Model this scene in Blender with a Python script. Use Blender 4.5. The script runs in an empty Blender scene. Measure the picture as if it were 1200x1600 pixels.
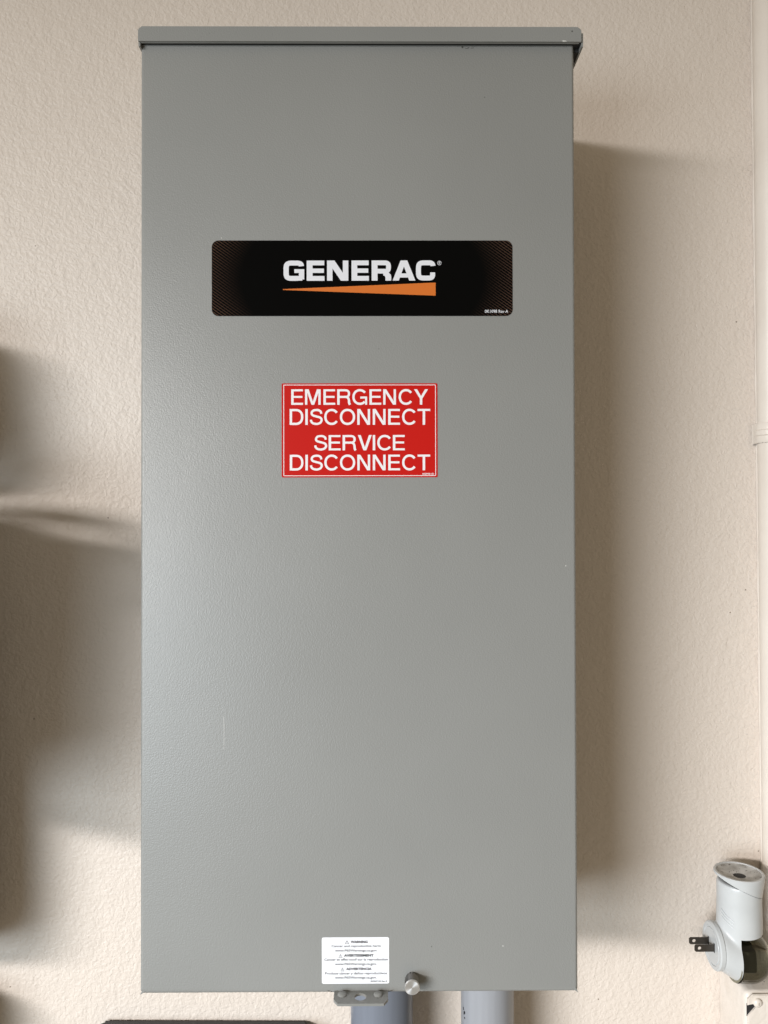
import bpy, bmesh, math, random
from mathutils import Vector, Matrix

random.seed(4)
R = math.radians
S = bpy.context.scene
COL = S.collection

# ------------------------------------------------------------------ camera
FPX = 1209.0                                   # focal length in photograph pixels (1200 x 1600)
PITCH, YAW, ROLL = 0.55, -0.35, -0.12          # degrees
CAM_LOC = Vector((0.0, -0.775, 1.5))
CAM_ROT = Matrix.Rotation(R(YAW), 3, 'Z') @ Matrix.Rotation(R(90 + PITCH), 3, 'X') @ Matrix.Rotation(R(ROLL), 3, 'Z')
cam = bpy.data.cameras.new('camera')
cam.sensor_fit = 'VERTICAL'
cam.sensor_height = 36.0
cam.lens = FPX / 1600.0 * 36.0
cam.clip_start = 0.01
cam.clip_end = 50.0
cam_o = bpy.data.objects.new('camera', cam)
COL.objects.link(cam_o)
cam_o.location = CAM_LOC
cam_o.rotation_euler = CAM_ROT.to_euler()
S.camera = cam_o

# ------------------------------------------------------------------ world + lamps (garage lit by daylight from the left)
W = bpy.data.worlds.new('World')
S.world = W
W.use_nodes = True
W.node_tree.nodes['Background'].inputs[0].default_value = (1.0, 0.85, 0.63, 1)
W.node_tree.nodes['Background'].inputs[1].default_value = 0.325


def area(name, loc, target, sx, sy, power, colour, spread=180):
    l = bpy.data.lights.new(name, 'AREA')
    l.shape = 'RECTANGLE'
    l.size, l.size_y, l.energy, l.color = sx, sy, power, colour
    l.spread = R(spread)
    o = bpy.data.objects.new(name, l)
    COL.objects.link(o)
    o.location = loc
    d = Vector(target) - Vector(loc)
    o.rotation_euler = d.to_track_quat('-Z', 'Y').to_euler()
    return o


area('window_daylight', (-3.0, -4.0, 2.35), (0.6, 0, 0.42), 2.8, 0.36, 26.5, (1.0, 0.98, 0.97), 44)
area('floor_daylight', (-1.8, -2.5, 1.0), (0, 0, 0.72), 1.6, 0.9, 13.0, (0.77, 0.90, 1.0), 80)

S.view_settings.view_transform = 'Standard'
S.view_settings.look = 'None'
S.view_settings.gamma = 1.0
S.view_settings.use_curve_mapping = False
S.view_settings.exposure = 0.0
S.cycles.max_bounces = 8


def P(px, py, Y):
    """photograph pixel -> point of the plane y = Y"""
    d = CAM_ROT @ Vector(((px - 600.0) / FPX, (800.0 - py) / FPX, -1.0))
    t = (Y - CAM_LOC.y) / d.y
    return CAM_LOC + d * t


# ------------------------------------------------------------------ material helpers
def mat(name, colour, rough=0.5, metal=0.0, spec=0.5):
    m = bpy.data.materials.new(name)
    m.use_nodes = True
    b = m.node_tree.nodes['Principled BSDF']
    b.inputs['Base Color'].default_value = (*colour, 1)
    b.inputs['Roughness'].default_value = rough
    b.inputs['Metallic'].default_value = metal
    b.inputs['Specular IOR Level'].default_value = spec
    return m


def nd(m, kind, **kw):
    n = m.node_tree.nodes.new(kind)
    for k, v in kw.items():
        setattr(n, k, v)
    return n


def ln(m, a, b):
    m.node_tree.links.new(a, b)


def coords(m):
    return nd(m, 'ShaderNodeTexCoord').outputs['Object']


def noise(m, co, scale, detail=2.0, rough=0.5, dist=0.0):
    n = nd(m, 'ShaderNodeTexNoise')
    n.inputs['Scale'].default_value = scale
    n.inputs['Detail'].default_value = detail
    n.inputs['Roughness'].default_value = rough
    n.inputs['Distortion'].default_value = dist
    ln(m, co, n.inputs['Vector'])
    return n.outputs['Fac']


def ramp(m, fac, stops):
    r = nd(m, 'ShaderNodeValToRGB')
    e = r.color_ramp.elements
    while len(e) < len(stops):
        e.new(0.5)
    for el, (p, c) in zip(e, stops):
        el.position = p
        el.color = (*c, 1) if len(c) == 3 else c
    ln(m, fac, r.inputs['Fac'])
    return r.outputs['Color']


def bump(m, height, dist, strength=1.0, prev=None):
    b = nd(m, 'ShaderNodeBump')
    b.inputs['Strength'].default_value = strength
    b.inputs['Distance'].default_value = dist
    ln(m, height, b.inputs['Height'])
    if prev is not None:
        ln(m, prev, b.inputs['Normal'])
    return b.outputs['Normal']


def math_(m, op, a, b=None):
    n = nd(m, 'ShaderNodeMath', operation=op)
    for i, v in enumerate((a, b)):
        if v is None:
            continue
        if isinstance(v, (int, float)):
            n.inputs[i].default_value = v
        else:
            ln(m, v, n.inputs[i])
    return n.outputs[0]


def bsdf(m):
    return m.node_tree.nodes['Principled BSDF']


# wall: beige latex over orange-peel spray texture
M_wall = mat('orange_peel_wall', (0.64, 0.56, 0.475), 0.48, spec=0.4)
co = coords(M_wall)
n1 = noise(M_wall, co, 270, 2.0, 0.5, 0.5)
n2 = noise(M_wall, co, 75, 2.0, 0.5, 0.2)
h1 = ramp(M_wall, n1, [(0.36, (0, 0, 0)), (0.66, (1, 1, 1))])
h2 = ramp(M_wall, n2, [(0.3, (0, 0, 0)), (0.75, (1, 1, 1))])
nb = bump(M_wall, h2, 0.0006, 0.7)
nb = bump(M_wall, h1, 0.00042, 0.72, nb)
ln(M_wall, nb, bsdf(M_wall).inputs['Normal'])
cv = ramp(M_wall, noise(M_wall, co, 3.5, 3), [(0.3, (0.655, 0.580, 0.513)), (0.7, (0.625, 0.552, 0.487))])
spk = ramp(M_wall, noise(M_wall, co, 260, 0), [(0.88, (1, 1, 1)), (0.90, (0.3, 0.26, 0.22))])
mx = nd(M_wall, 'ShaderNodeMix', data_type='RGBA', blend_type='MULTIPLY')
mx.inputs[0].default_value = 1.0
ln(M_wall, cv, mx.inputs[6])
ln(M_wall, spk, mx.inputs[7])
ln(M_wall, mx.outputs[2], bsdf(M_wall).inputs['Base Color'])


def painted_metal(name, colour, rough, bs):
    m = mat(name, colour, rough)
    c = coords(m)
    a = noise(m, c, 950, 1.5, 0.55)
    b = noise(m, c, 6, 4.0)
    wv = bump(m, noise(m, c, 5.5, 1.0), 0.004, 0.5)          # slight oil-canning of the sheet
    ln(m, bump(m, a, bs, 1.0, wv), bsdf(m).inputs['Normal'])
    lo = tuple(v * 0.96 for v in colour)
    hi = tuple(v * 1.04 for v in colour)
    ln(m, ramp(m, b, [(0.3, lo), (0.7, hi)]), bsdf(m).inputs['Base Color'])
    r = nd(m, 'ShaderNodeMapRange')
    r.inputs['To Min'].default_value = rough - 0.04
    r.inputs['To Max'].default_value = rough + 0.06
    ln(m, noise(m, c, 14, 4.0), r.inputs['Value'])
    ln(m, r.outputs[0], bsdf(m).inputs['Roughness'])
    return m


M_grey = painted_metal('grey_powder_coat', (0.233, 0.236, 0.229), 0.37, 0.00019)
M_tab = painted_metal('grey_tab_paint', (0.21, 0.212, 0.203), 0.42, 0.0001)
M_dark = mat('black_parts_and_shade', (0.012, 0.012, 0.012), 0.7)  # small black parts, and shade filled into gaps
M_white_print = mat('white_print', (0.74, 0.73, 0.75), 0.4)
M_logo_print = mat('silver_white_print', (0.66, 0.67, 0.71), 0.4)
M_black_print = mat('black_print', (0.004, 0.004, 0.005), 0.5, spec=0.2)
M_orange = mat('orange_print', (0.56, 0.135, 0.012), 0.4)
M_red = mat('red_vinyl', (0.47, 0.008, 0.005), 0.4, spec=0.15)
M_label = mat('white_vinyl', (0.78, 0.79, 0.83), 0.35)
M_steel = mat('turned_steel', (0.62, 0.61, 0.60), 0.32, 1.0)
M_knurl = mat('knurled_steel', (0.27, 0.265, 0.26), 0.36, 1.0)
M_chip = mat('bare_white_primer', (0.62, 0.62, 0.60), 0.5)
M_speck = mat('dark_speck', (0.03, 0.028, 0.025), 0.7)

# black brand plate with fine copper cross-hatching that dies out toward the middle
M_plate = mat('black_brand_vinyl', (0.002, 0.002, 0.002), 0.22, spec=0.05)
co = coords(M_plate)
sx = nd(M_plate, 'ShaderNodeSeparateXYZ')
ln(M_plate, co, sx.inputs[0])


def hatch(a, b, period, width):
    v = math_(M_plate, 'ADD', math_(M_plate, 'MULTIPLY', sx.outputs['X'], a), math_(M_plate, 'MULTIPLY', sx.outputs['Z'], b))
    f = math_(M_plate, 'FRACT', math_(M_plate, 'DIVIDE', v, period))
    return math_(M_plate, 'LESS_THAN', f, width)


l1 = hatch(0.574, 0.819, 0.00195, 0.17)
l2 = hatch(-0.62, 0.78, 0.0030, 0.07)
lines = math_(M_plate, 'MAXIMUM', l1, math_(M_plate, 'MULTIPLY', l2, 0.35))
ax = math_(M_plate, 'DIVIDE', math_(M_plate, 'ABSOLUTE', sx.outputs['X']), 0.1185)
az = math_(M_plate, 'DIVIDE', math_(M_plate, 'ABSOLUTE', sx.outputs['Z']), 0.0298)
edge = math_(M_plate, 'ADD', ax, math_(M_plate, 'MULTIPLY', math_(M_plate, 'POWER', az, 2.0), 0.10))
fr = nd(M_plate, 'ShaderNodeMapRange')
fr.inputs['From Min'].default_value = 0.80
fr.inputs['From Max'].default_value = 1.05
ln(M_plate, edge, fr.inputs['Value'])
amt = math_(M_plate, 'MULTIPLY', lines, math_(M_plate, 'POWER', fr.outputs[0], 1.3))
mx = nd(M_plate, 'ShaderNodeMix', data_type='RGBA')
mx.inputs[6].default_value = (0.002, 0.002, 0.002, 1)
mx.inputs[7].default_value = (0.11, 0.06, 0.04, 1)
ln(M_plate, amt, mx.inputs[0])
ln(M_plate, mx.outputs[2], bsdf(M_plate).inputs['Base Color'])


# ------------------------------------------------------------------ mesh helpers
def link(name, me, m, parent=None, loc=None):
    o = bpy.data.objects.new(name, me)
    COL.objects.link(o)
    if m is not None:
        me.materials.append(m)
    if parent is not None:
        o.parent = parent
    if loc is not None:
        o.location = loc
    return o


def obj(name, bm, m, parent=None, loc=None, smooth=None):
    """one bmesh -> one mesh object; loc moves the origin there without moving the shape"""
    if loc is not None:
        bmesh.ops.translate(bm, verts=bm.verts, vec=-Vector(loc))
    me = bpy.data.meshes.new(name)
    bmesh.ops.recalc_face_normals(bm, faces=bm.faces)
    bm.to_mesh(me)
    bm.free()
    if smooth is not None:
        for p in me.polygons:
            p.use_smooth = True
        me.set_sharp_from_angle(angle=R(smooth))
    pl = parent_loc(parent)
    o = link(name, me, m, parent, (Vector(loc) if loc is not None else Vector((0, 0, 0))) - pl)
    return o


def parent_loc(p):
    v = Vector((0, 0, 0))
    while p is not None:
        v += p.location
        p = p.parent
    return v


def thing(name, label, cat, loc, group=None):
    o = bpy.data.objects.new(name, None)
    o.empty_display_size = 0.02
    COL.objects.link(o)
    o.location = loc
    o['label'] = label
    o['category'] = cat
    if group:
        o['group'] = group
    return o


def box(bm, x0, x1, y0, y1, z0, z1, bev=0.0, seg=2):
    vs = [bm.verts.new((x, y, z)) for x in (x0, x1) for y in (y0, y1) for z in (z0, z1)]
    fs = []
    for f in ((0, 1, 3, 2), (4, 6, 7, 5), (0, 4, 5, 1), (2, 3, 7, 6), (0, 2, 6, 4), (1, 5, 7, 3)):
        fs.append(bm.faces.new([vs[i] for i in f]))
    if bev:
        es = list({e for f in fs for e in f.edges})
        bmesh.ops.bevel(bm, geom=es, offset=bev, segments=seg, affect='EDGES', profile=0.5)
    return bm


def prism(bm, pts, axis, a0, a1):
    """extrude a 2-D outline; axis 'Y': pts are (x, z); 'Z': (x, y); 'X': (y, z). Returns (front, back, side) faces"""
    def v(p, a):
        return {'Y': (p[0], a, p[1]), 'Z': (p[0], p[1], a), 'X': (a, p[0], p[1])}[axis]
    A = [bm.verts.new(v(p, a0)) for p in pts]
    B = [bm.verts.new(v(p, a1)) for p in pts]
    fa, fb = bm.faces.new(A), bm.faces.new(B[::-1])
    n = len(pts)
    sides = [bm.faces.new((A[i], B[i], B[(i + 1) % n], A[(i + 1) % n])) for i in range(n)]
    return fa, fb, sides


def rrect(x0, x1, z0, z1, r, n=6):
    pts = []
    for cx, cz, a in ((x1 - r, z1 - r, 0), (x0 + r, z1 - r, 90), (x0 + r, z0 + r, 180), (x1 - r, z0 + r, 270)):
        for i in range(n + 1):
            t = R(a + 90 * i / n)
            pts.append((cx + r * math.cos(t), cz + r * math.sin(t)))
    return pts


def frame(axis):
    a = Vector(axis).normalized()
    u = a.orthogonal().normalized()
    if abs(a.z) < 0.9:
        u = Vector((0, 0, 1)).cross(a).normalized()
    else:
        u = Vector((1, 0, 0))
        u = (u - a * u.dot(a)).normalized()
    return a, u, a.cross(u)


def lathe(bm, origin, axis, prof, n=32, close=True):
    """prof: list of (distance along axis, radius)"""
    a, u, w = frame(axis)
    o = Vector(origin)
    rings = []
    for d, r in prof:
        if r < 1e-7:
            rings.append([bm.verts.new(o + a * d)])
        else:
            rings.append([bm.verts.new(o + a * d + (u * math.cos(2 * math.pi * i / n) + w * math.sin(2 * math.pi * i / n)) * r) for i in range(n)])
    for A, B in zip(rings, rings[1:]):
        for i in range(n):
            j = (i + 1) % n
            if len(A) == 1 and len(B) == 1:
                continue
            if len(A) == 1:
                bm.faces.new((A[0], B[i], B[j]))
            elif len(B) == 1:
                bm.faces.new((A[i], A[j], B[0]))
            else:
                bm.faces.new((A[i], A[j], B[j], B[i]))
    if close:
        if len(rings[0]) > 1:
            bm.faces.new(rings[0][::-1])
        if len(rings[-1]) > 1:
            bm.faces.new(rings[-1])
    return rings


def tube(bm, pts, r, n=10):
    pts = [Vector(p) for p in pts]
    rings = []
    for i, p in enumerate(pts):
        d = (pts[min(i + 1, len(pts) - 1)] - pts[max(i - 1, 0)]).normalized()
        a, u, w = frame(d)
        rr = r(i / (len(pts) - 1)) if callable(r) else r
        rings.append([bm.verts.new(p + (u * math.cos(2 * math.pi * k / n) + w * math.sin(2 * math.pi * k / n)) * rr) for k in range(n)])
    for A, B in zip(rings, rings[1:]):
        for k in range(n):
            bm.faces.new((A[k], A[(k + 1) % n], B[(k + 1) % n], B[k]))
    bm.faces.new(rings[0][::-1])
    bm.faces.new(rings[-1])


def remeshed(bm, voxel, smooth_iter, name):
    """union of overlapping solids with soft fillets where they meet"""
    me = bpy.data.meshes.new(name)
    bmesh.ops.recalc_face_normals(bm, faces=bm.faces)
    bm.to_mesh(me)
    bm.free()
    t = bpy.data.objects.new('temporary', me)
    COL.objects.link(t)
    r = t.modifiers.new('r', 'REMESH')
    r.mode = 'VOXEL'
    r.voxel_size = voxel
    r.use_smooth_shade = True
    s = t.modifiers.new('s', 'SMOOTH')
    s.factor = 0.5
    s.iterations = smooth_iter
    dg = bpy.context.evaluated_depsgraph_get()
    out = bpy.data.meshes.new_from_object(t.evaluated_get(dg))
    bpy.data.objects.remove(t)
    bpy.data.meshes.remove(me)
    b2 = bmesh.new()
    b2.from_mesh(out)
    bpy.data.meshes.remove(out)
    return b2


# ------------------------------------------------------------------ lettering
def stroke(bm, pts, w, z, closed=False):
    """flat ribbon of width w along pts (2-D), mitred"""
    pts = [Vector(p) for p in pts]
    n = len(pts)
    L, Q = [], []
    for i, p in enumerate(pts):
        a = pts[i - 1] if (i > 0 or closed) else None
        b = pts[(i + 1) % n] if (i < n - 1 or closed) else None
        d1 = (p - a).normalized() if a is not None else None
        d2 = (b - p).normalized() if b is not None else None
        d1 = d1 or d2
        d2 = d2 or d1
        n1, n2 = Vector((-d1.y, d1.x)), Vector((-d2.y, d2.x))
        m = (n1 + n2).normalized()
        k = (w / 2) / max(m.dot(n1), 0.45)
        L.append(bm.verts.new((*(p + m * k), z)))
        Q.append(bm.verts.new((*(p - m * k), z)))
    for i in range(n if closed else n - 1):
        j = (i + 1) % n
        bm.faces.new((L[i], Q[i], Q[j], L[j]))


def poly(bm, pts, z):
    bm.faces.new([bm.verts.new((p[0], p[1], z)) for p in pts])


def arc(cx, cy, rx, ry, a0, a1, n=28, p=2.0):
    out = []
    for i in range(n + 1):
        t = R(a0 + (a1 - a0) * i / n)
        c, s = math.cos(t), math.sin(t)
        out.append((cx + rx * math.copysign(abs(c) ** (2 / p), c), cy + ry * math.copysign(abs(s) ** (2 / p), s)))
    return out


def spline(pts, n=10):
    out = []
    q = [pts[0]] + list(pts) + [pts[-1]]
    for i in range(1, len(q) - 2):
        p0, p1, p2, p3 = (Vector(v) for v in q[i - 1:i + 3])
        for k in range(n):
            t = k / n
            out.append(0.5 * ((2 * p1) + (p2 - p0) * t + (2 * p0 - 5 * p1 + 4 * p2 - p3) * t * t + (3 * p1 - p0 - 3 * p2 + p3) * t ** 3))
    out.append(Vector(q[-2]))
    return out


def glyph(bm, ch, x, z):
    """grotesque capital, cap height 1; returns advance"""
    s, b, e = 0.152, 0.130, 0.012                       # stem, bar, layer step
    O = lambda pts: [(px + x, py) for px, py in pts]
    rect = lambda x0, x1, y0, y1, k=0: poly(bm, O([(x0, y0), (x1, y0), (x1, y1), (x0, y1)]), z + k * e)
    ST = lambda pts, w, k=0: stroke(bm, [(p[0] + x, p[1]) for p in pts], w, z + k * e)
    if ch == 'E':
        rect(0, s, 0, 1); rect(s, .74, 0, b); rect(s, .70, .445, .445 + b); rect(s, .73, 1 - b, 1)
        return .74 + .125
    if ch == 'M':
        rect(0, s * .95, 0, 1); rect(.98 - s * .95, .98, 0, 1)
        poly(bm, O([(s * .95, 1), (.235, 1), (.49, .21), (.49, 0), (.405, 0), (s * .95, .78)]), z)
        poly(bm, O([(.98 - s * .95, 1), (.745, 1), (.49, .21), (.49, 0), (.575, 0), (.98 - s * .95, .78)]), z)
        return .98 + .175
    if ch == 'R':
        rect(0, s, 0, 1)
        ST([(s, 1 - b / 2), (.50, 1 - b / 2)] + arc(.50, .72, .24, .28 - b / 2, 90, -90, 16, 2.4)[1:] + [(s, .44 + b / 2)], b + .008)
        ST(spline([(.44, .512), (.60, .49), (.70, .40), (.735, .25), (.75, .10), (.80, 0)], 6), .142, 1)
        return .86 + .085
    if ch == 'G':
        ST(arc(.475, .5, .40, .44, 38, 318, 36, 2.1), .144)
        rect(.50, .93, .40, .40 + b, 1); rect(.93 - .125, .93, 0, .40, 1)
        return .93 + .145
    if ch == 'C':
        ST(arc(.465, .5, .39, .44, 36, 324, 36, 2.1), .144)
        return .90 + .07
    if ch == 'O':
        stroke(bm, [(p[0] + x, p[1]) for p in arc(.485, .5, .405, .44, 0, 360, 44, 2.1)[:-1]], .144, z, True)
        return .97 + .125
    if ch == 'D':
        rect(0, s, 0, 1)
        ST([(s, 1 - b / 2), (.38, 1 - b / 2)] + arc(.38, .5, .40, .5 - b / 2, 90, -90, 24, 2.3)[1:] + [(s, b / 2)], b + .012)
        return .86 + .115
    if ch == 'I':
        rect(0, s, 0, 1)
        return s + .125
    if ch == 'N':
        rect(0, s * .95, 0, 1); rect(.80 - s * .95, .80, 0, 1)
        poly(bm, O([(0, 1), (.185, 1), (.80, 0), (.615, 0)]), z + e)
        return .80 + .165
    if ch == 'T':
        rect(.395 - s / 2, .395 + s / 2, 0, 1 - b); rect(0, .79, 1 - b, 1)
        return .79 + .03
    if ch == 'Y':
        poly(bm, O([(0, 1), (.19, 1), (.44, .56), (.44, .40), (.36, .40)]), z)
        poly(bm, O([(.88, 1), (.69, 1), (.44, .56), (.44, .40), (.52, .40)]), z)
        rect(.44 - s / 2, .44 + s / 2, 0, .41, 1)
        return .88
    if ch == 'V':
        poly(bm, O([(0, 1), (.18, 1), (.43, .20), (.43, 0), (.34, 0)]), z)
        poly(bm, O([(.86, 1), (.68, 1), (.43, .20), (.43, 0), (.52, 0)]), z)
        return .86 + .06
    if ch == 'S':
        ST(spline([(.72, .70), (.68, .84), (.55, .925), (.395, .938), (.22, .90), (.13, .80), (.125, .69), (.20, .60), (.40, .535),
                   (.61, .475), (.72, .39), (.735, .26), (.65, .13), (.50, .066), (.36, .062), (.20, .10), (.095, .21), (.075, .325)], 5), .138)
        return .815 + .085
    return 0.35


def wide_glyph(bm, ch, z):
    """heavy extended capital of the brand plate, cap height 1; returns width"""
    s, b, e = 0.285, 0.235, 0.012
    rect = lambda x0, x1, y0, y1, k=0: poly(bm, [(x0, y0), (x1, y0), (x1, y1), (x0, y1)], z + k * e)
    if ch == 'E':
        rect(0, s, 0, 1); rect(s, .86, 0, b); rect(s, .83, .39, .39 + b - .02); rect(s, .85, 1 - b, 1)
        return .86
    if ch == 'N':
        rect(0, .265, 0, 1); rect(.765, 1.03, 0, 1)
        poly(bm, [(0, 1), (.36, 1), (1.03, 0), (.67, 0)], z + e)
        return 1.03
    if ch == 'A':
        poly(bm, [(0, 0), (.30, 0), (.55, .70), (.55, 1), (.39, 1)], z)
        poly(bm, [(1.10, 0), (.80, 0), (.55, .70), (.55, 1), (.71, 1)], z)
        poly(bm, [(.33, .15), (.77, .15), (.69, .355), (.41, .355)], z + e)
        return 1.10
    if ch in 'GC':
        cx, cy, rx, ry = .50, .5, .365, .385
        a = arc(cx, cy, rx, ry, 90, 270, 30, 4.2)
        top = [(.62, cy + ry)] + arc(.62, .66, .235, ry - .16, 90, 8, 12, 3.2)[1:]
        if ch == 'C':
            bot = arc(.60, .34, .235, ry - .16, -8, -90, 12, 3.2)[:-1] + [(.60, cy - ry)]
            stroke(bm, top[::-1] + a, .245, z)
            stroke(bm, [(bot[0][0], .40)] + bot + a[::-1][:2], .245, z + e)
            return .95
        stroke(bm, top[::-1] + a + [(.70, cy - ry)], .245, z)
        poly(bm, rrect(.62, 1.0, 0, .56, .13)[14:21] + [(1.0, .13), (1.0, .56), (.745, .56), (.70, .40), (.62, .1)], z + 2 * e) if False else None
        rect(.735, .985, .06, .56, 1); rect(.52, .985, .385, .575, 2); rect(.62, .90, 0, .23, 3)
        return .985
    if ch == 'R':
        rect(0, s, 0, 1)
        stroke(bm, [(s, 1 - b / 2), (.58, 1 - b / 2)] + arc(.58, .675, .235, .325 - b / 2, 90, -90, 18, 3.4)[1:] + [(s, .355 + b / 2)], b, z)
        poly(bm, [(.56, .43), (.80, .42), (.92, .30), (.945, .22), (.945, 0), (.665, 0), (.665, .17), (.63, .24), (.56, .25)], z + e)
        return .945
    return .3


def flat_to_front(bm, px0, py0, px1, py1, Y, base=0.0):
    """fit a flat drawing (x, y, layer) into a photograph rectangle lying on the plane y = Y"""
    xs = [v.co.x for v in bm.verts]
    ys = [v.co.y for v in bm.verts]
    x0, x1 = min(xs), max(xs)
    y0, y1 = min(ys), max(ys)
    a, c = P(px0, py1, Y), P(px1, py0, Y)
    for v in bm.verts:
        x = a.x + (v.co.x - x0) / (x1 - x0) * (c.x - a.x)
        z = a.z + (v.co.y - y0) / (y1 - y0) * (c.z - a.z)
        v.co = Vector((x, Y - base - v.co.z * 0.003, z))
    return bm


def font_bm(body, bold=0.0):
    c = bpy.data.curves.new('t', 'FONT')
    c.body = body
    c.offset = bold
    c.resolution_u = 3
    o = bpy.data.objects.new('t', c)
    COL.objects.link(o)
    dg = bpy.context.evaluated_depsgraph_get()
    me = bpy.data.meshes.new_from_object(o.evaluated_get(dg))
    bm = bmesh.new()
    bm.from_mesh(me)
    bpy.data.objects.remove(o)
    bpy.data.curves.remove(c)
    bpy.data.meshes.remove(me)
    return bm


# ------------------------------------------------------------------ the wall
bm = bmesh.new()
box(bm, -1.6, 1.6, 0.0, 0.12, 0.0, 2.6)
wall = obj('wall', bm, M_wall)
wall['kind'] = 'structure'
wall['label'] = 'beige painted wall with orange peel texture'

# ------------------------------------------------------------------ the cabinet
YF = -0.165                                             # plane of the door's face
cab_c = P(560, 800, YF)
XL, XR = P(219.5, 800, YF).x, P(900, 800, YF).x
ZB, ZT = P(560, 1551.5, YF).z, P(560, 58, YF).z
cab = thing('electrical_cabinet', 'tall grey metal switch cabinet with red and black stickers mounted on the beige wall', 'cabinet',
            ((XL + XR) / 2, 0, ZB))

# enclosure behind the door
bm = bmesh.new()
box(bm, XL + 0.004, XR - 0.004, YF + 0.0155, -0.001, ZB + 0.0025, ZT + 0.003, 0.002)
obj('enclosure', bm, M_grey, cab)
# black sheet between door and enclosure, added to darken the notch
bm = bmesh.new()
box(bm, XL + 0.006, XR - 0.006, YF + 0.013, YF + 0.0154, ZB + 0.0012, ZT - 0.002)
obj('dark_backing', bm, M_dark, cab)

# door pan, with the notch for the padlock tab and stepped lower corners
nx0, nx1, nz = P(516.5, 1548, YF).x, P(610, 1548, YF).x, P(560, 1544.5, YF).z
st = 0.0022
outline = [(XL, ZB + 0.0017), (XL + st, ZB + 0.0017), (XL + st, ZB), (nx0, ZB), (nx0, nz), (nx1, nz), (nx1, ZB), (XR - st, ZB),
           (XR - st, ZB + 0.0017), (XR, ZB + 0.0017), (XR, ZT), (XL, ZT)]
bm = bmesh.new()
fa, fb, sides = prism(bm, outline, 'Y', YF, YF + 0.0128)
bmesh.ops.bevel(bm, geom=list(fa.edges) + [e for e in bm.edges if abs(e.verts[0].co.y - e.verts[1].co.y) > 0.01 and abs(e.verts[0].co.z - ZT) < 1e-5],
                offset=0.0024, segments=5, affect='EDGES', profile=0.5)
# drop the back so the pan is a bent sheet, not a slab
door = obj('door', bm, M_grey, cab, smooth=35)

# rain cap: top sheet, front lip, side flanges and hemmed lip edge
YC = YF - 0.0055
cxl, cxr = P(215.5, 60, YC).x, P(908.5, 60, YC).x
czt, czb = P(560, 41.5, YC).z, P(560, 64.5, YC).z
bm = bmesh.new()
cap_out = rrect(cxl, cxr, czb, czt, 0.0028, 5)
cap_out = [p for p in cap_out if p[1] > (czb + czt) / 2] + [(cxl, czb), (cxr, czb)]
fa, fb, _ = prism(bm, cap_out, 'Y', YC, YC + 0.0016)
top_edges = [e for e in fa.edges if min(v.co.z for v in e.verts) > czt - 0.004]
bmesh.ops.bevel(bm, geom=top_edges, offset=0.0009, segments=2, affect='EDGES')
cap = obj('rain_cap', bm, M_grey, cab, smooth=40)
bm = bmesh.new()
box(bm, cxl + 0.0026, cxr - 0.0026, YC + 0.0017, -0.001, czt - 0.0026, czt - 0.0006)
obj('cap_top', bm, M_grey, cap)
for x0, x1 in ((cxl - 0.0001, cxl + 0.0013), (cxr + 0.0004, cxr + 0.0018)):
    bm = bmesh.new()
    # (y, z) outline: rounded upper front corner, straight lower edge a little under the lip
    pr = [(YC + 0.0017, czb - 0.0030), (-0.001, czb - 0.0030), (-0.001, czt - 0.002), (YC + 0.005, czt - 0.002), (YC + 0.0017, czt - 0.004)]
    prism(bm, pr, 'X', x0, x1)
    obj('side_flange', bm, M_grey, cap)
# folded hem of the lip and black filler put in as the shade under the cap
bm = bmesh.new()
box(bm, cxl + 0.0016, cxr - 0.0012, YC + 0.0017, YC + 0.0030, czb - 0.0003, czb + 0.004, 0.0004)
obj('lip_hem', bm, M_grey, cap)
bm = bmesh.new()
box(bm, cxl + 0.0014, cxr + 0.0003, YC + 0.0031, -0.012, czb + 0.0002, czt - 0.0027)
obj('cap_gap_shade', bm, M_dark, cap)
for x0, x1 in ((cxl + 0.0014, XL + 0.0012), (XR - 0.0012, cxr + 0.0003)):  # black strips added as shade in the cap corners
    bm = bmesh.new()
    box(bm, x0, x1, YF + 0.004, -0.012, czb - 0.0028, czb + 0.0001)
    obj('corner_shade', bm, M_dark, cap)

# padlock tab: a horizontal plate reaching out under the door
tz = nz - 0.0016
tx0, tx1 = P(521.5, 1556, YF - 0.008).x, P(606.5, 1556, YF - 0.008).x
yb, yf = YF + 0.0135, YF - 0.0165
tab_pts = [(tx0, yb), (tx0, yf + 0.0055), (tx0 + 0.0034, yf), (tx1 - 0.0034, yf), (tx1, yf + 0.0055), (tx1, yb)]
hole_c = P(563.5, 1556.5, YF - 0.008)
tab_y = lambda py: min((YF + 0.012 - 0.0002 * i for i in range(160)), key=lambda y: abs(P(560, py, y).z - tz))
hy = tab_y(1557.5)
hx = P(563, 1557, hy).x
bm = bmesh.new()
# plate with a round hole: bridge a circle to the outline
n = 36
circ = [(hx + 0.0046 * math.cos(2 * math.pi * i / n), hy + 0.0046 * math.sin(2 * math.pi * i / n)) for i in range(n)]
for zz in (tz, tz - 0.0019):
    vo = [bm.verts.new((x, y, zz)) for x, y in tab_pts]
    vi = [bm.verts.new((x, y, zz)) for x, y in circ]
    es = [bm.edges.new((vo[i], vo[(i + 1) % 6])) for i in range(6)] + [bm.edges.new((vi[i], vi[(i + 1) % n])) for i in range(n)]
    bmesh.ops.triangle_fill(bm, use_beauty=True, edges=es)
bm.verts.ensure_lookup_table()
k = 6 + n
for ring, m_ in ((range(0, 6), 6), (range(6, 6 + n), n)):
    r0 = list(ring)
    for i in range(m_):
        a_, b_ = r0[i], r0[(i + 1) % m_]
        bm.faces.new((bm.verts[a_], bm.verts[b_], bm.verts[b_ + k], bm.verts[a_ + k]))
tab = obj('padlock_tab', bm, M_tab, cab)
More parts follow.
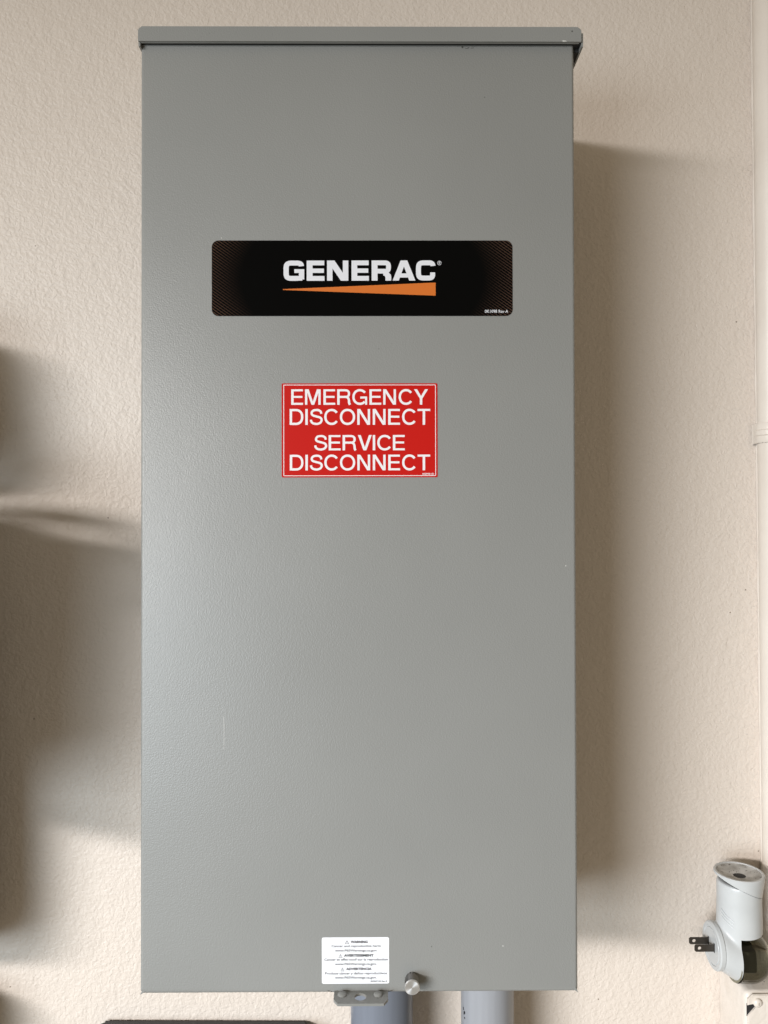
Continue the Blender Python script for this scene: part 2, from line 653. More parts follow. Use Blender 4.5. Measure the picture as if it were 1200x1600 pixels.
for px in (534.8, 591):
    ry = tab_y(1554.0)
    rx = P(px, 1554, ry).x
    bm = bmesh.new()
    lathe(bm, (rx, ry, tz), (0, 0, 1), [(0.0, 0.0036), (0.0006, 0.0036), (0.0012, 0.0030), (0.0016, 0.0018), (0.00175, 0)], 24, True)
    obj('rivet', bm, M_tab, tab, smooth=40)

for x0, x1, z0 in ((nx0 + .0001, nx1 - .0001, tz + .0002), (nx0 + .0001, tx0 - .0001, ZB + .0004), (tx1 + .0001, nx1 - .0001, ZB + .0004)):  # black plates standing in for shade inside the notch
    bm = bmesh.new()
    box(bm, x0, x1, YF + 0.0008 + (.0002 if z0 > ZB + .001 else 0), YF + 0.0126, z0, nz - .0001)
    obj('notch_shade', bm, M_dark, tab)

# captive thumbscrew
sc = P(643.0, 1528.5, YF)
bm = bmesh.new()
rings = lathe(bm, sc, (0, -1, 0), [(0.0, 0.0046), (0.0020, 0.0046)], 24)
screw = obj('thumbscrew', bm, M_dark, cab, smooth=40)
bm = bmesh.new()
n, rows = 14, 4
for i in range(rows + 1):
    pass
# knurl: a diamond grid of small pyramids on a cylinder
r0, r1 = 0.0046, 0.0056
y0k, y1k = 0.0016, 0.0112
ax_, u_, w_ = frame((0, -1, 0))
def on(d, t, r):
    return sc + ax_ * d + (u_ * math.cos(t) + w_ * math.sin(t)) * r
grid = []
for i in range(rows * 2 + 1):
    d = y0k + (y1k - y0k) * i / (rows * 2)
    grid.append([bm.verts.new(on(d, 2 * math.pi * j / (n * 2), r1 if (i + j) % 2 else r0)) for j in range(n * 2)])
for i in range(rows * 2):
    for j in range(n * 2):
        q = (j + 1) % (n * 2)
        bm.faces.new((grid[i][j], grid[i][q], grid[i + 1][q], grid[i + 1][j]))
obj('knurled_grip', bm, M_knurl, screw)
bm = bmesh.new()
lathe(bm, sc, (0, -1, 0), [(0.0108, 0.0049), (0.0113, 0.00585), (0.0119, 0.00585), (0.0125, 0.0052), (0.0125, 0)], 40)
# spun face: faint concentric turning marks
M_face = mat('spun_face', (0.72, 0.73, 0.75), 0.36, 0.85)
c_ = coords(M_face)
bsdf(M_face).inputs['Anisotropic'].default_value = 0.75
tg = nd(M_face, 'ShaderNodeTangent', direction_type='RADIAL', axis='Y')
ln(M_face, tg.outputs[0], bsdf(M_face).inputs['Tangent'])
ob = obj('screw_face', bm, M_face, screw, loc=sc, smooth=35)

# --- stickers
def sticker(name, px0, py0, px1, py1, r, m, thick=0.0003):
    a, c = P(px0, py1, YF), P(px1, py0, YF)
    mid = (a + c) / 2
    bm = bmesh.new()
    prism(bm, rrect(a.x, c.x, a.z, c.z, r, 5), 'Y', YF - thick, YF + 0.0002)
    return obj(name, bm, m, cab, loc=mid)


plate = sticker('brand_plate', 331, 376, 800.5, 494, 0.0052, M_plate)
plate['label'] = 'black brand plate with white lettering and orange wedge'
YS = YF - 0.00034
for ch, x0, x1 in (('G', 443, 475.3), ('E', 479.2, 507), ('N', 511, 544.2), ('E', 549.3, 576.3), ('R', 580.7, 611.2), ('A', 613.4, 649), ('C', 650, 680.4)):
    bm = bmesh.new()
    wide_glyph(bm, ch, 0.0)
    dy = 0.4 * (x0 - 443) / 240
    flat_to_front(bm, x0, 407.2 - 1.0 * dy, x1, 438.8 - 1.5 * dy, YS)
    obj('letter', bm, M_logo_print, plate)
bm = bmesh.new()
poly(bm, [(0, .5), (0, .44), (1, 0), (1, 1)], 0)
flat_to_front(bm, 442, 441.5, 680.6, 462, YS)
obj('orange_wedge', bm, M_orange, plate)
bm = bmesh.new()
stroke(bm, arc(.5, .5, .46, .46, 0, 360, 24)[:-1], .09, 0, True)
stroke(bm, [(.38, .25), (.38, .75), (.56, .75)] + arc(.56, .62, .10, .13, 80, -90, 8) + [(.40, .49)], .09, .02)
stroke(bm, [(.52, .49), (.66, .25)], .09, .04)
flat_to_front(bm, 683.3, 407.5, 689.6, 414.3, YS)
obj('registered_mark', bm, M_logo_print, plate)
obj('part_number', flat_to_front(font_bm('0K1098 Rev A', 0.012), 757.5, 484, 794, 488.8, YS), M_logo_print, plate)

red = sticker('disconnect_label', 440.3, 599, 683.3, 746, 0.0009, M_red)
red['label'] = 'red label with white emergency disconnect lettering'
a, c = P(443.0, 744.0, YF), P(680.8, 601.0, YF)
bm = bmesh.new()
ro = rrect(a.x, c.x, a.z, c.z, 0.0007, 4)
ri = rrect(a.x + .0005, c.x - .0005, a.z + .0005, c.z - .0005, 0.0003, 4)
vo = [bm.verts.new((x, YS, z)) for x, z in ro]
vi = [bm.verts.new((x, YS, z)) for x, z in ri]
for i in range(len(vo)):
    j = (i + 1) % len(vo)
    bm.faces.new((vo[i], vo[j], vi[j], vi[i]))
obj('border_line', bm, M_white_print, red)
for word, x0, y0, x1, y1 in (('EMERGENCY', 455, 607.8, 668.8, 633.4), ('DISCONNECT', 452.6, 638.6, 672.2, 664.2),
                             ('SERVICE', 491.0, 679.4, 632.5, 704.6), ('DISCONNECT', 452.8, 710, 672.2, 735.4)):
    bm = bmesh.new()
    x = 0.0
    for i, ch in enumerate(word):
        x += glyph(bm, ch, x, 0.0)
    obj('lettering', flat_to_front(bm, x0, y0, x1, y1, YS), M_white_print, red)
obj('part_number', flat_to_front(font_bm('0G9951D', 0.02), 660, 739, 678.2, 741.8, YS), M_white_print, red)

warn = sticker('warning_label', 503, 1464, 608, 1537, 0.0014, M_label)
warn['label'] = 'small white trilingual warning label'
for body, bold, x0, y0, x1, y1 in (
        ('WARNING', .05, 547.8, 1469.6, 574.5, 1473.9),
        ('Cancer and reproductive harm', .017, 518, 1476.0, 595, 1481.2),
        ('www.P65Warnings.ca.gov.', .017, 523.5, 1483, 589.7, 1488.2),
        ('AVERTISSEMENT', .05, 537.5, 1490.7, 583.8, 1495),
        ('Cancer et effet nocif sur la reproduction', .017, 506.8, 1497, 606, 1502.4),
        ('www.P65Warnings.ca.gov.', .017, 523.5, 1504, 588.8, 1509.4),
        ('ADVERTENCIA', .05, 540.8, 1511.8, 580.8, 1516),
        ('Produce cáncer y daños reproductivos', .017, 507.8, 1518.6, 604.5, 1524),
        ('www.P65Warnings.ca.gov.', .017, 523.5, 1525.2, 588.5, 1530.6),
        ('0K0047102 Rev B', .025, 579, 1531.8, 604.5, 1534.4)):
    obj('lettering', flat_to_front(font_bm(body, bold), x0, y0, x1, y1, YS), M_black_print, warn)
for x0, x1, y0 in ((538.8, 545.5, 1469), (528.8, 535.2, 1490.4), (532, 538.2, 1511.6)):
    bm = bmesh.new()
    stroke(bm, [(0, 0), (1, 0), (.5, .88)], .10, 0, True)
    poly(bm, [(.46, .30), (.54, .30), (.56, .62), (.44, .62)], .02)
    poly(bm, [(.455, .14), (.545, .14), (.545, .23), (.455, .23)], .02)
    obj('warning_triangle', flat_to_front(bm, x0, y0, x1, y0 + 6.0, YS), M_black_print, warn)

# --- small damage on the paint
def fleck(name, pts, m, Y, parent):
    bm = bmesh.new()
    a = [P(x, y, Y) for x, y in pts]
    prism(bm, [(p.x, p.z) for p in a], 'Y', Y - 0.00006, Y + 0.00005)
    return obj(name, bm, m, parent)


fleck('paint_chip', [(877.8, 64.2), (879.5, 63.2), (883.5, 63.6), (886, 64.6), (881, 65.2)], M_chip, YC, cap)
fleck('dark_speck', [(893, 48), (894.6, 47.8), (895.2, 49), (894, 50.2), (892.9, 49.6)], M_speck, YC, cap)
fleck('scratch', [(349.2, 1120), (350, 1120), (350.6, 1140), (350.3, 1171), (349.7, 1171), (349.8, 1142)], mat('scratch_grey', (.46, .46, .45), .5), YF, door)
sm = mat('smudge', (.06, .06, .055), .7)
for pts in ([(720.5, 72.6), (723.5, 72.2), (724, 75), (722, 75.6)], [(725.5, 74.2), (729, 75.4), (733, 73.6), (732.4, 75.4), (728, 76.4)],
            [(735, 75), (741, 74.2), (741, 75), (736, 75.8)]):
    fleck('smudge', pts, sm, YF, door)
for x, y, r in ((884, 884, 0.9), (786, 1478, .9), (674, 1479, .7), (592, 545, .6), (757, 152, .7), (262, 588, .6), (346, 372, .8), (690, 42.6, 0)):
    if r:
        fleck('paint_speck', [(x + r * math.cos(t), y + r * math.sin(t)) for t in (0.2, 1.4, 2.3, 3.6, 5.0)], M_chip if (x + y) % 2 < 1 and y > 300 else M_speck, YF, door)

# ------------------------------------------------------------------ grey conduits under the cabinet
def pvc(name, colour):
    m = mat(name, colour, 0.33)
    c = coords(m)
    mp = nd(m, 'ShaderNodeMapping')
    mp.inputs['Scale'].default_value = (1, 1, 0.06)
    ln(m, c, mp.inputs['Vector'])
    ln(m, ramp(m, noise(m, mp.outputs[0], 160, 3), [(0.25, tuple(v * .93 for v in colour)), (0.75, tuple(v * 1.06 for v in colour))]), bsdf(m).inputs['Base Color'])
    return m


def conduit(px0, px1, Yc, label, colour, mname):
    a, c = P(px0, 1590, Yc), P(px1, 1590, Yc)
    r = (c.x - a.x) / 2 * 0.985
    cx = (a.x + c.x) / 2
    top = ZB + 0.0024
    t = thing('conduit_pipe', label, 'conduit', (cx, Yc, 0.25), 'grey conduits under the cabinet')
    m = pvc(mname, colour)
    bm = bmesh.new()
    lathe(bm, (cx, Yc, 0.25), (0, 0, 1), [(0, r), (top - 0.25, r)], 64)
    obj('pipe', bm, m, t, smooth=40)
    bm = bmesh.new()
    lathe(bm, (cx, Yc, top - 0.012), (0, 0, 1), [(0, r + 0.0005), (0.0, r + 0.004), (0.0118, r + 0.004), (0.0118, r + 0.0005)], 64, False)
    # terminal collar hidden close under the cabinet floor
    obj('collar', bm, m, t, smooth=40)
    return t, cx, r


cp1, _, _ = conduit(547.3, 645.5, -0.036, 'wide dark blue-grey plastic conduit below the padlock tab', (0.155, 0.172, 0.208), 'blue_grey_pvc')
cp2, c2x, c2r = conduit(720, 803, -0.052, 'narrower pale grey plastic conduit right of the thumbscrew', (0.275, 0.284, 0.308), 'pale_grey_pvc')
# worn black print running along the left flank of the pale conduit
bm = bmesh.new()
zz = P(722, 1560, -0.052).z
for i in range(26):
    t = R(180 + random.uniform(17, 29))
    z0 = zz - random.uniform(0, 0.09)
    h, wd = random.uniform(0.0008, 0.0026), random.uniform(0.02, 0.07)
    q = []
    for dt, dz in ((0, 0), (wd, random.uniform(-.0008, .0008)), (wd, h), (0, h)):
        q.append(bm.verts.new((c2x + (c2r + 0.0001 + i * 2e-6) * math.cos(t + dt), -0.052 + (c2r + 0.0001 + i * 2e-6) * math.sin(t + dt), z0 + dz)))
    bm.faces.new(q)
pm = obj('worn_print', bm, M_black_print, cp2)

# ------------------------------------------------------------------ painted conduit with strap, right edge
M_trim = mat('painted_conduit_beige', (0.66, 0.60, 0.535), 0.40)
c_ = coords(M_trim)
ln(M_trim, bump(M_trim, noise(M_trim, c_, 60, 3), 0.0006, 0.6), bsdf(M_trim).inputs['Normal'])
ln(M_trim, ramp(M_trim, noise(M_trim, c_, 18, 4), [(0.3, (0.63, 0.565, 0.50)), (0.7, (0.68, 0.62, 0.555))]), bsdf(M_trim).inputs['Base Color'])
pr_ = 0.0135
py_ = -0.0148
top_p, bot_p = P(1177.5, 0, py_), P(1193.5, 1340, py_)
dirv = (top_p - bot_p)
t0 = (2.55 - bot_p.z) / dirv.z
box_top = P(1190, 1551, -0.061).z
t1 = (box_top - 0.004 - bot_p.z) / dirv.z
pa, pb = bot_p + dirv * t1, bot_p + dirv * t0
off = Vector((pr_ * 0.98, 0, 0))
pa, pb = pa + off, pb + off
pa.y = pb.y = py_
pc = thing('painted_conduit', 'beige painted vertical conduit strapped to the wall at the right edge', 'conduit', pa)
bm = bmesh.new()
lathe(bm, pa, pb - pa, [(0, pr_), ((pb - pa).length, pr_)], 40)
obj('pipe', bm, M_trim, pc, smooth=40)
# bead of caulk where conduit meets wall
bm = bmesh.new()
N = 80
pts = []
for i in range(N + 1):
    p = pa.lerp(pb, i / N)
    pts.append((p.x - 0.0080 + random.uniform(-.0004, .0004), -0.0022, p.z))
tube(bm, pts, lambda t: 0.0024 + random.uniform(-.0003, .0003), 8)
obj('caulk_bead', bm, M_trim, pc, smooth=60)
# strap: bent band with a hooked ear and a raised rib
sz = P(1185, 676.5, -0.02).z
px_c = pa.lerp(pb, (sz - pa.z) / (pb.z - pa.z)).x
ro = pr_ + 0.0004
path = []
ear = P(1175.2, 676, -0.004).x
path.append((ear, -0.0032)); path.append((ear + 0.004, -0.0040)); path.append((px_c - ro - 0.001, -0.0050)); 
for i in range(25):
    t = R(180 + 180 * i / 24)
    path.append((px_c + ro * math.cos(t), py_ + ro * math.sin(t)))
path += [(px_c + ro + 0.001, -0.0045), (px_c + ro + 0.022, -0.0032)]
bm = bmesh.new()
hw = 0.0098
prev = None
n_p = len(path)
rows_ = []
for i, (x, y) in enumerate(path):
    a_ = Vector(path[max(i - 1, 0)])
    b_ = Vector(path[min(i + 1, n_p - 1)])
    d = (b_ - a_).normalized()
    nv = Vector((d.y, -d.x))
    if nv.dot(Vector((x - px_c, y - 0.0))) < 0 and 2 < i < n_p - 3:
        nv = -nv
    if i <= 2 or i >= n_p - 3:
        nv = Vector((0, -1))
    prof = [(-hw, 0), (-hw, .0013), (-hw + .0012, .0019), (-.0032, .0019), (-.0022, .0030), (.0022, .0030), (.0032, .0019), (hw - .0012, .0019), (hw, .0013), (hw, 0)]
    rib = 1.0 if 3 <= i <= n_p - 3 else 0.0
    row = []
    for dz, h in prof:
        if h > .002 and not rib:
            h = .0019
        row.append(bm.verts.new((x + nv.x * h, y + nv.y * h, sz + dz + 0.00035 * (i % 2))))
    rows_.append(row)
for A, B in zip(rows_, rows_[1:]):
    for k_ in range(len(A) - 1):
        bm.faces.new((A[k_], A[k_ + 1], B[k_ + 1], B[k_]))
bm.faces.new(rows_[0]); bm.faces.new(rows_[-1][::-1])
obj('strap', bm, M_trim, pc, smooth=30)
bm = bmesh.new()
lathe(bm, (ear + 0.0016, -0.0052, sz + 0.0002), (0, -1, 0), [(0, 0.0013), (0.0006, 0.0011), (0.0011, 0.0005), (0.0012, 0)], 16)
obj('paint_drip', bm, M_trim, pc, smooth=50)

# ------------------------------------------------------------------ junction box at the lower right
YJ = -0.061
jx = P(1166.5, 1580, YJ).x
jz1 = box_top
jx1, jz0 = jx + 0.104, box_top - 0.104
jb = thing('junction_box', 'beige painted square junction box with a screwed cover at the lower right corner', 'junction box', ((jx + jx1) / 2, 0, jz0))
M_jbox = mat('thick_beige_paint', (0.66, 0.60, 0.54), 0.36)
c_ = coords(M_jbox)
ln(M_jbox, bump(M_jbox, noise(M_jbox, c_, 90, 3, 0.5, 1.0), 0.0012, 0.7), bsdf(M_jbox).inputs['Normal'])
ln(M_jbox, ramp(M_jbox, noise(M_jbox, c_, 40, 4), [(0.28, (0.60, 0.54, 0.475)), (0.7, (0.69, 0.63, 0.57))]), bsdf(M_jbox).inputs['Base Color'])
bm = bmesh.new()
box(bm, jx, jx1, YJ + 0.0022, -0.0005, jz0, jz1 - 0.0006, 0.0055, 4)
obj('box_body', bm, M_jbox, jb, smooth=50)
# cover with clipped corner
bm = bmesh.new()
cc = P(1168, 1557, YJ)
cov = [(jx + 0.0012, jz0 + .002), (jx1 - 0.001, jz0 + .002), (jx1 - 0.001, jz1 - .002), (jx + 0.0060, jz1 - .002), (jx + 0.0014, jz1 - .0062),
       (jx + 0.0014, jz1 - 0.0120), (jx + 0.0075, jz1 - 0.0095), (jx + 0.0098, jz1 - 0.0125), (jx + 0.0016, jz1 - 0.0215)]
fa, fb, _ = prism(bm, cov, 'Y', YJ, YJ + 0.0021)
bmesh.ops.bevel(bm, geom=list(fa.edges), offset=0.0006, segments=2, affect='EDGES')
cover = obj('cover', bm, M_jbox, jb)
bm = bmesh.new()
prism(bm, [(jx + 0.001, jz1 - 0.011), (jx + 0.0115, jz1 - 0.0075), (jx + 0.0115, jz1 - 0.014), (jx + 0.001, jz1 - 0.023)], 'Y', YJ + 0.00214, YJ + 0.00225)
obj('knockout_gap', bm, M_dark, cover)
scp = P(1183.5, 1566.5, YJ)
bm = bmesh.new()
lathe(bm, scp, (0, -1, 0), [(0, 0.0041), (0.0009, 0.0041), (0.0020, 0.0033), (0.0027, 0.0018), (0.0029, 0)], 28)
sh = obj('screw', bm, M_jbox, jb, smooth=45)
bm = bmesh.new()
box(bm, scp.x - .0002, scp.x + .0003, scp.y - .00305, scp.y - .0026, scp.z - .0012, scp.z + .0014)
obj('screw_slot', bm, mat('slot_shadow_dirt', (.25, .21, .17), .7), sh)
for i in range(14):
    x, y = jx + random.uniform(.012, .045), random.uniform(-.052, -.03)
    bm = bmesh.new()
    lathe(bm, (x, y, jz1 - 0.0007), (0, 0, 1), [(0, random.uniform(.0003, .0009)), (.0004, .0002), (.0004, 0)], 6)
    obj('grit', bm, M_speck, jb)

# ------------------------------------------------------------------ plug-in night light resting on the junction box
YN = -0.043
nl_c = P(1155, 1480, YN)
ax_z = P(1119, 1477, YN).z
zf = jz1 + 0.0008                                      # where it stands
xd = P(1111.5, 1477, YN).x                             # plug face
xt = P(1155.0, 1440, YN).x                             # tube axis
xl = P(1144, 1490, YN).x                             # where the lens starts
z_top = P(1155, 1361.5, YN).z
nl = thing('night_light', 'white plastic plug-in night light with two prongs and smoky lens resting on the junction box', 'night light', (xt, YN, zf))
M_plastic = mat('white_plastic', (0.70, 0.72, 0.735), 0.32)
c_ = coords(M_plastic)
ln(M_plastic, ramp(M_plastic, noise(M_plastic, c_, 45, 5), [(0.3, (0.46, 0.475, 0.48)), (0.65, (0.505, 0.52, 0.525))]), bsdf(M_plastic).inputs['Base Color'])
rt = 0.0202
rl = 0.0240                                            # lens radius
lz = zf + rl
rh = 0.0207
# housing: upright tube fused with the lying plug barrel, then cut along the slanted swivel seam
zs_l, zs_r = P(1117, 1374, YN - .012).z, P(1188, 1407, YN - .012).z
bm = bmesh.new()
lathe(bm, (xt, YN, ax_z - 0.004), (0, 0, 1), [(0, rt), (0.030, rt), (0.046, rt - 0.0004), (z_top - ax_z - 0.004, rt - 0.0004)], 64)
for ring in lathe(bm, (xd + 0.003, YN, ax_z), (1, 0, 0), [(0, rh - .001), (0.002, rh), (xl - xd + .001, rl + .0002)], 64):
    for v in ring:                                     # the barrel sags toward the lens
        v.co.z += (lz - ax_z) * max(0.0, min(1.0, (v.co.x - xd - .005) / (xl - xd - .005)))
lathe(bm, (xl - .004, YN, ax_z), (1, 0, 0), [(0, rh * .93), (.016, rh * .86), (.022, .012)], 48)
bm = remeshed(bm, 0.0008, 45, 'housing')
nrm = Vector((zs_l - zs_r, 0, P(1188, 1407, YN).x - P(1117, 1374, YN).x)).normalized()
mid = Vector(((P(1117, 1374, YN).x + P(1188, 1407, YN).x) / 2, YN, (zs_l + zs_r) / 2))
bmesh.ops.bisect_plane(bm, geom=bm.verts[:] + bm.edges[:] + bm.faces[:], plane_co=mid - nrm * 0.0003, plane_no=nrm, clear_outer=True)
be = [e for e in bm.edges if e.is_boundary]
bmesh.ops.edgeloop_fill(bm, edges=be)
# cut away the lower right where the lens shows
bmesh.ops.bisect_plane(bm, geom=[f for f in bm.faces if f.calc_center_median().z < ax_z + 0.020] and bm.verts[:] + bm.edges[:] + bm.faces[:], plane_co=(xl, YN, 0), plane_no=(1, 0, 0))
zl = P(1175, 1470.5, YN - .02).z
bmesh.ops.bisect_plane(bm, geom=bm.verts[:] + bm.edges[:] + bm.faces[:], plane_co=(xl, YN, zl), plane_no=(-0.06, 0, 1))
rm = [f for f in bm.faces if f.calc_center_median().x > xl and (f.calc_center_median() - Vector((xl, YN, zl))).dot(Vector((-0.06, 0, 1))) < 0]
bmesh.ops.delete(bm, geom=rm, context='FACES')
housing = obj('housing', bm, M_plastic, nl, smooth=45)
# inside wall of the housing behind the lens
bm = bmesh.new()
lathe(bm, (xl - 0.0015, YN, lz), (1, 0, 0), [(0, rl - .0012), (.0008, rl - .0012)], 48)
obj('inner_wall', bm, mat('olive_inner', (.16, .15, .10), .4), nl, smooth=40)
# lens
M_lens = mat('smoky_lens', (0.32, 0.32, 0.24), 0.03)
bsdf(M_lens).inputs['Transmission Weight'].default_value = 1.0
bsdf(M_lens).inputs['IOR'].default_value = 1.45
bm = bmesh.new()
xe = P(1198.5, 1490, YN).x - xl
lathe(bm, (xl + 0.0002, YN, lz), (1, 0, 0), [(0, rl * .98), (xe * .35, rl)] + [(xe * .35 + xe * .65 * math.sin(R(a)), max(rl * math.cos(R(a)) ** 0.8, 1e-9)) for a in range(10, 91, 8)] , 48)
lens = obj('lens', bm, M_lens, nl, smooth=60)
bm = bmesh.new()
box(bm, xl + .001, xl + xe * .5, YN - .010, YN + .012, lz - .008, lz + .008, .002)
obj('lamp_holder', bm, mat('dark_olive_plastic', (.05, .05, .035), .35), nl, smooth=40)
# swivel head: flared ring above the seam with a dished top
bm = bmesh.new()
rh2 = P(1194.5, 1370, YN).x - P(1155, 1362, YN).x - 0.0014
H = z_top - (mid.z - 0.016)
lathe(bm, (xt, YN, mid.z - 0.016), (0, 0, 1), [(0, rt - .0004), (H * .35, rh2 - .0024), (H * .7, rh2 - .0010), (H - .0012, rh2), (H, rh2 - .0007), (H, rh2 - 0.0026), (H - 0.0010, rh2 - 0.0030), (H - 0.0016, rh2 - 0.0036), (H - .006, 0.010), (H - .0075, 0.0055), (H - .012, 0.0050), (H - .012, 0)], 72)
bmesh.ops.bisect_plane(bm, geom=bm.verts[:] + bm.edges[:] + bm.faces[:], plane_co=mid + nrm * 0.0003, plane_no=nrm, clear_inner=True)
be = [e for e in bm.edges if e.is_boundary]
bmesh.ops.edgeloop_fill(bm, edges=be)
M_head = M_plastic.copy()
head = obj('swivel_head', bm, M_plastic, nl, smooth=32)
# dusty dish: own mesh laid inside the rim
M_dish = mat('dusty_dish', (0.60, 0.59, 0.56), 0.6)
c_ = coords(M_dish)
d1 = ramp(M_dish, noise(M_dish, c_, 420, 2), [(0.63, (0.50, 0.495, 0.48)), (0.69, (0.10, 0.09, 0.08))])
d2 = ramp(M_dish, noise(M_dish, c_, 70, 4), [(0.35, (0.45, 0.43, 0.40)), (0.65, (1, 1, 1))])
mx = nd(M_dish, 'ShaderNodeMix', data_type='RGBA', blend_type='MULTIPLY')
mx.inputs[0].default_value = 1.0
ln(M_dish, d1, mx.inputs[6]); ln(M_dish, d2, mx.inputs[7])
ln(M_dish, mx.outputs[2], bsdf(M_dish).inputs['Base Color'])
bm = bmesh.new()
zt = z_top
lathe(bm, (xt, YN, zt), (0, 0, 1), [(-0.0006, rh2 - 0.0028), (-0.0012, rh2 - .0042), (-0.0024, 0.0120), (-0.0038, 0.0062), (-0.0040, 0.0050)], 64, False)
obj('dish', bm, M_dish, head, smooth=40)
bm = bmesh.new()
lathe(bm, (xt + 0.001, YN - .0005, zt - 0.0038), (0, 0, 1), [(0, 0.0050), (.0001, 0)], 24)
obj('pivot_hole', bm, M_dark, head)
# seam shadow gap: a slim dark core between housing and head
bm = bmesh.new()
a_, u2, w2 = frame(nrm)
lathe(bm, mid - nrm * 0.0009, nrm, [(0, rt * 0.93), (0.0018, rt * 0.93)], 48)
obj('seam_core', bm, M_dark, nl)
# plug face: rim and inner disc
bm = bmesh.new()
lathe(bm, (xd + 0.0045, YN, ax_z), (-1, 0, 0), [(0, rh + .0006), (0.0035, rh + .0006), (0.0046, rh - 0.0006), (0.0046, rh - .0034), (0.0038, rh - .0040), (0.0038, 0)], 64)
rim = obj('plug_face', bm, M_plastic, nl, smooth=30)
bm = bmesh.new()
lathe(bm, (xd + 0.0008, YN, ax_z), (-1, 0, 0), [(0, rh - .0046), (0.0008, rh - .0050), (0.0008, 0)], 64)
obj('face_disc', bm, M_plastic, rim, smooth=30)
M_brass = mat('tarnished_prong', (0.09, 0.08, 0.07), 0.36, 0.8)
for dy in (-0.0064, 0.0064):
    bm = bmesh.new()
    # blade with a hole and a chamfered tip, in the x-z plane
    L_, h_ = 0.0185, 0.0032
    o_ = [(0, -h_), (0, h_), (-L_ + .0012, h_), (-L_, h_ - .0012), (-L_, -h_ + .0012), (-L_ + .0012, -h_)]
    nh = 20
    ci = [(-L_ + .0046 + .00165 * math.cos(2 * math.pi * i / nh), .00165 * math.sin(2 * math.pi * i / nh)) for i in range(nh)]
    for yy in (-0.0005, 0.0005):
        vo = [bm.verts.new((xd + x, YN + dy + yy, ax_z + 0.001 + z)) for x, z in o_]
        vi = [bm.verts.new((xd + x, YN + dy + yy, ax_z + 0.001 + z)) for x, z in ci]
        es = [bm.edges.new((vo[i], vo[(i + 1) % 6])) for i in range(6)] + [bm.edges.new((vi[i], vi[(i + 1) % nh])) for i in range(nh)]
        bmesh.ops.triangle_fill(bm, use_beauty=True, edges=es)
    bm.verts.ensure_lookup_table()
    k = 6 + nh
    for r0, m_ in ((list(range(6)), 6), (list(range(6, 6 + nh)), nh)):
        for i in range(m_):
            a_, b_ = r0[i], r0[(i + 1) % m_]
            bm.faces.new((bm.verts[a_], bm.verts[b_], bm.verts[b_ + k], bm.verts[a_ + k]))
    obj('prong', bm, M_brass, nl)
    bm = bmesh.new()
    box(bm, xd - 0.0002, xd + 0.0005, YN + dy - .0012, YN + dy + .0012, ax_z + .001 - .0042, ax_z + .001 + .0042)
    obj('prong_slot', bm, M_dark, nl)
# grip ridges at the inner bend and a moulded nub below
for i in range(3):
    bm = bmesh.new()
    zc = P(1122, 1424 + i * 5, YN - .01).z
    pts = []
    for k in range(9):
        t = R(196 + 4.5 * k)
        pts.append((xt + (rt + 0.0001) * math.cos(t), YN + (rt + 0.0001) * math.sin(t), zc - k * 0.0009))
    tube(bm, pts, 0.00055, 6)
    obj('grip_ridge', bm, M_plastic, housing, smooth=60)
bm = bmesh.new()
nb_ = P(1137, 1513, YN - .012)
lathe(bm, (nb_.x, YN - 0.0155, ax_z - 0.0165), (0, -0.75, -0.66), [(-.0022, .0026), (-0.0006, .0024), (0.0002, .0015), (.0005, 0)], 20)
obj('moulded_nub', bm, M_plastic, housing, smooth=60)

# ------------------------------------------------------------------ black case whose top edge shows at the bottom
M_case = mat('black_case_plastic', (0.022, 0.021, 0.022), 0.45)
c_ = coords(M_case)
ln(M_case, bump(M_case, noise(M_case, c_, 400, 3), 0.0004, 0.6), bsdf(M_case).inputs['Normal'])
xa, xb = P(154, 1598, -0.006).x, P(486, 1598, -0.006).x
zc_ = P(300, 1598.5, -0.006).z
bc = thing('black_case', 'black case with rounded corner under the cabinet at the bottom edge', 'case', ((xa + xb) / 2, -0.07, zc_ - 0.22))
bm = bmesh.new()
pts = rrect(xa, xb, zc_ - 0.22, zc_, 0.006, 5)
fa, fb, _ = prism(bm, pts, 'Y', -0.026, -0.003)
bmesh.ops.bevel(bm, geom=list(fa.edges) + list(fb.edges), offset=0.003, segments=2, affect='EDGES')
bmesh.ops.rotate(bm, verts=bm.verts, cent=((xa + xb) / 2, 0, zc_), matrix=Matrix.Rotation(R(0.55), 3, 'Y'))
obj('shell', bm, M_case, bc, smooth=40)
bm = bmesh.new()
tube(bm, [((xa + xb) / 2 - .06, -.024, zc_ - .05), ((xa + xb) / 2 - .06, -.045, zc_ - .05), ((xa + xb) / 2 + .06, -.045, zc_ - .05), ((xa + xb) / 2 + .06, -.024, zc_ - .05)], .006, 10)
obj('carry_handle', bm, M_case, bc, smooth=40)

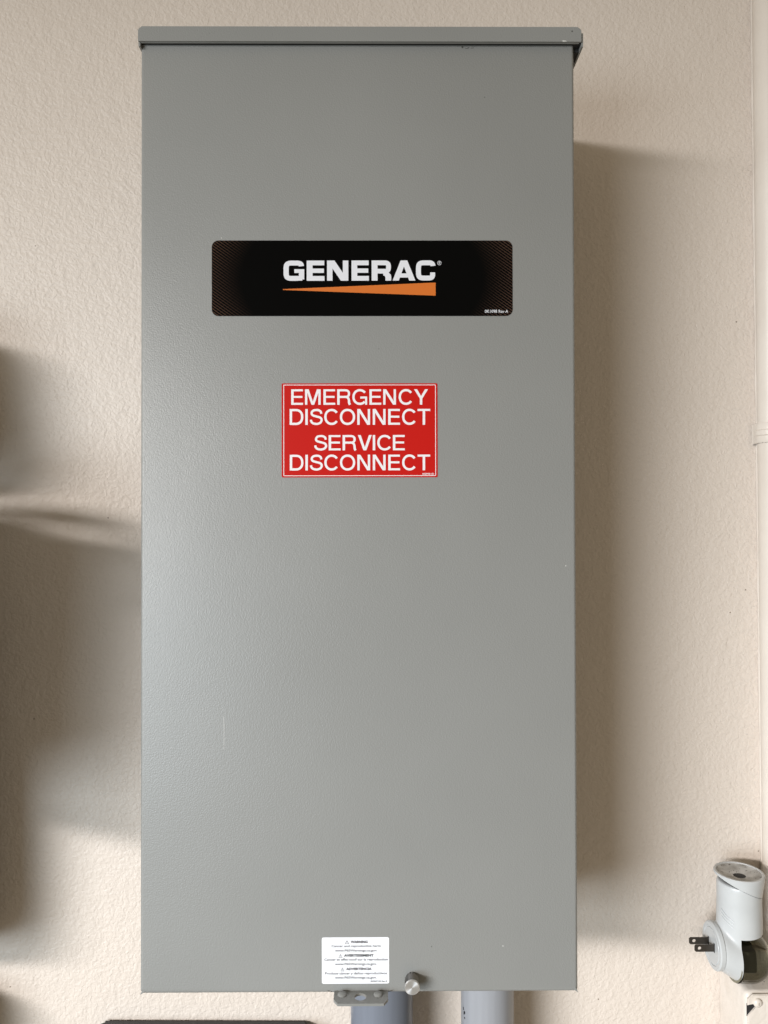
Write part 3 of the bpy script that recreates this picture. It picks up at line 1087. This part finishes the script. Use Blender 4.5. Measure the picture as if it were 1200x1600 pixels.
# ------------------------------------------------------------------ unseen blockers added left of view to throw soft wall shadows
M_blocker = mat('dark_blocker', (0.10, 0.10, 0.085), 0.85)
c_ = coords(M_blocker)
ln(M_blocker, bump(M_blocker, noise(M_blocker, c_, 300, 3), 0.001, 0.8), bsdf(M_blocker).inputs['Normal'])
hb = thing('light_blocker', 'unseen dark bag hanging on the wall left of the cabinet', 'blocker', (-0.52, -0.10, 1.02))


def blob(bm, c, sx, sy, sz, n=24):
    lathe(bm, (0, 0, -1), (0, 0, 1), [(1 - math.cos(R(a)), max(abs(math.sin(R(a))) ** 0.6, 1e-9) if 0 < a < 180 else 0) for a in range(0, 181, 9)], n)


def soft_box(x0, x1, y0, y1, z0, z1, top=1.0):
    b = bmesh.new()
    box(b, x0, x1, y0, y1, z0, z1)
    for v in b.verts:
        if v.co.z > (z0 + z1) / 2:
            v.co.x = (x0 + x1) / 2 + (v.co.x - (x0 + x1) / 2) * top
    bmesh.ops.bevel(b, geom=b.edges[:], offset=min(x1 - x0, y1 - y0) * 0.32, segments=5, affect='EDGES', profile=0.5)
    return b


obj('blocker_body', soft_box(-0.60, -0.376, -0.10, -0.006, 1.085, 1.44, 0.97), M_blocker, hb, smooth=60)
obj('blocker_front', soft_box(-0.60, -0.395, -0.19, -0.07, 1.24, 1.52, 1.02), M_blocker, hb, smooth=60)
obj('blocker_side', soft_box(-0.42, -0.388, -0.235, -0.15, 1.24, 1.515, 2.2), M_blocker, hb, smooth=60)
obj('blocker_top', soft_box(-0.60, -0.398, -0.13, -0.012, 1.545, 1.69, 0.85), M_blocker, hb, smooth=60)
obj('blocker_base', soft_box(-0.60, -0.395, -0.085, -0.006, 0.93, 1.050, 1.0), M_blocker, hb, smooth=60)
bm = bmesh.new()
tube(bm, [(-0.60, -0.13, 1.53), (-0.55, -0.145, 1.537), (-0.46, -0.16, 1.543), (-0.40, -0.175, 1.535), (-0.345, -0.185, 1.51), (-0.33, -0.19, 1.475), (-0.345, -0.19, 1.45)], 0.009, 10)
obj('blocker_band', bm, M_blocker, hb, smooth=60)
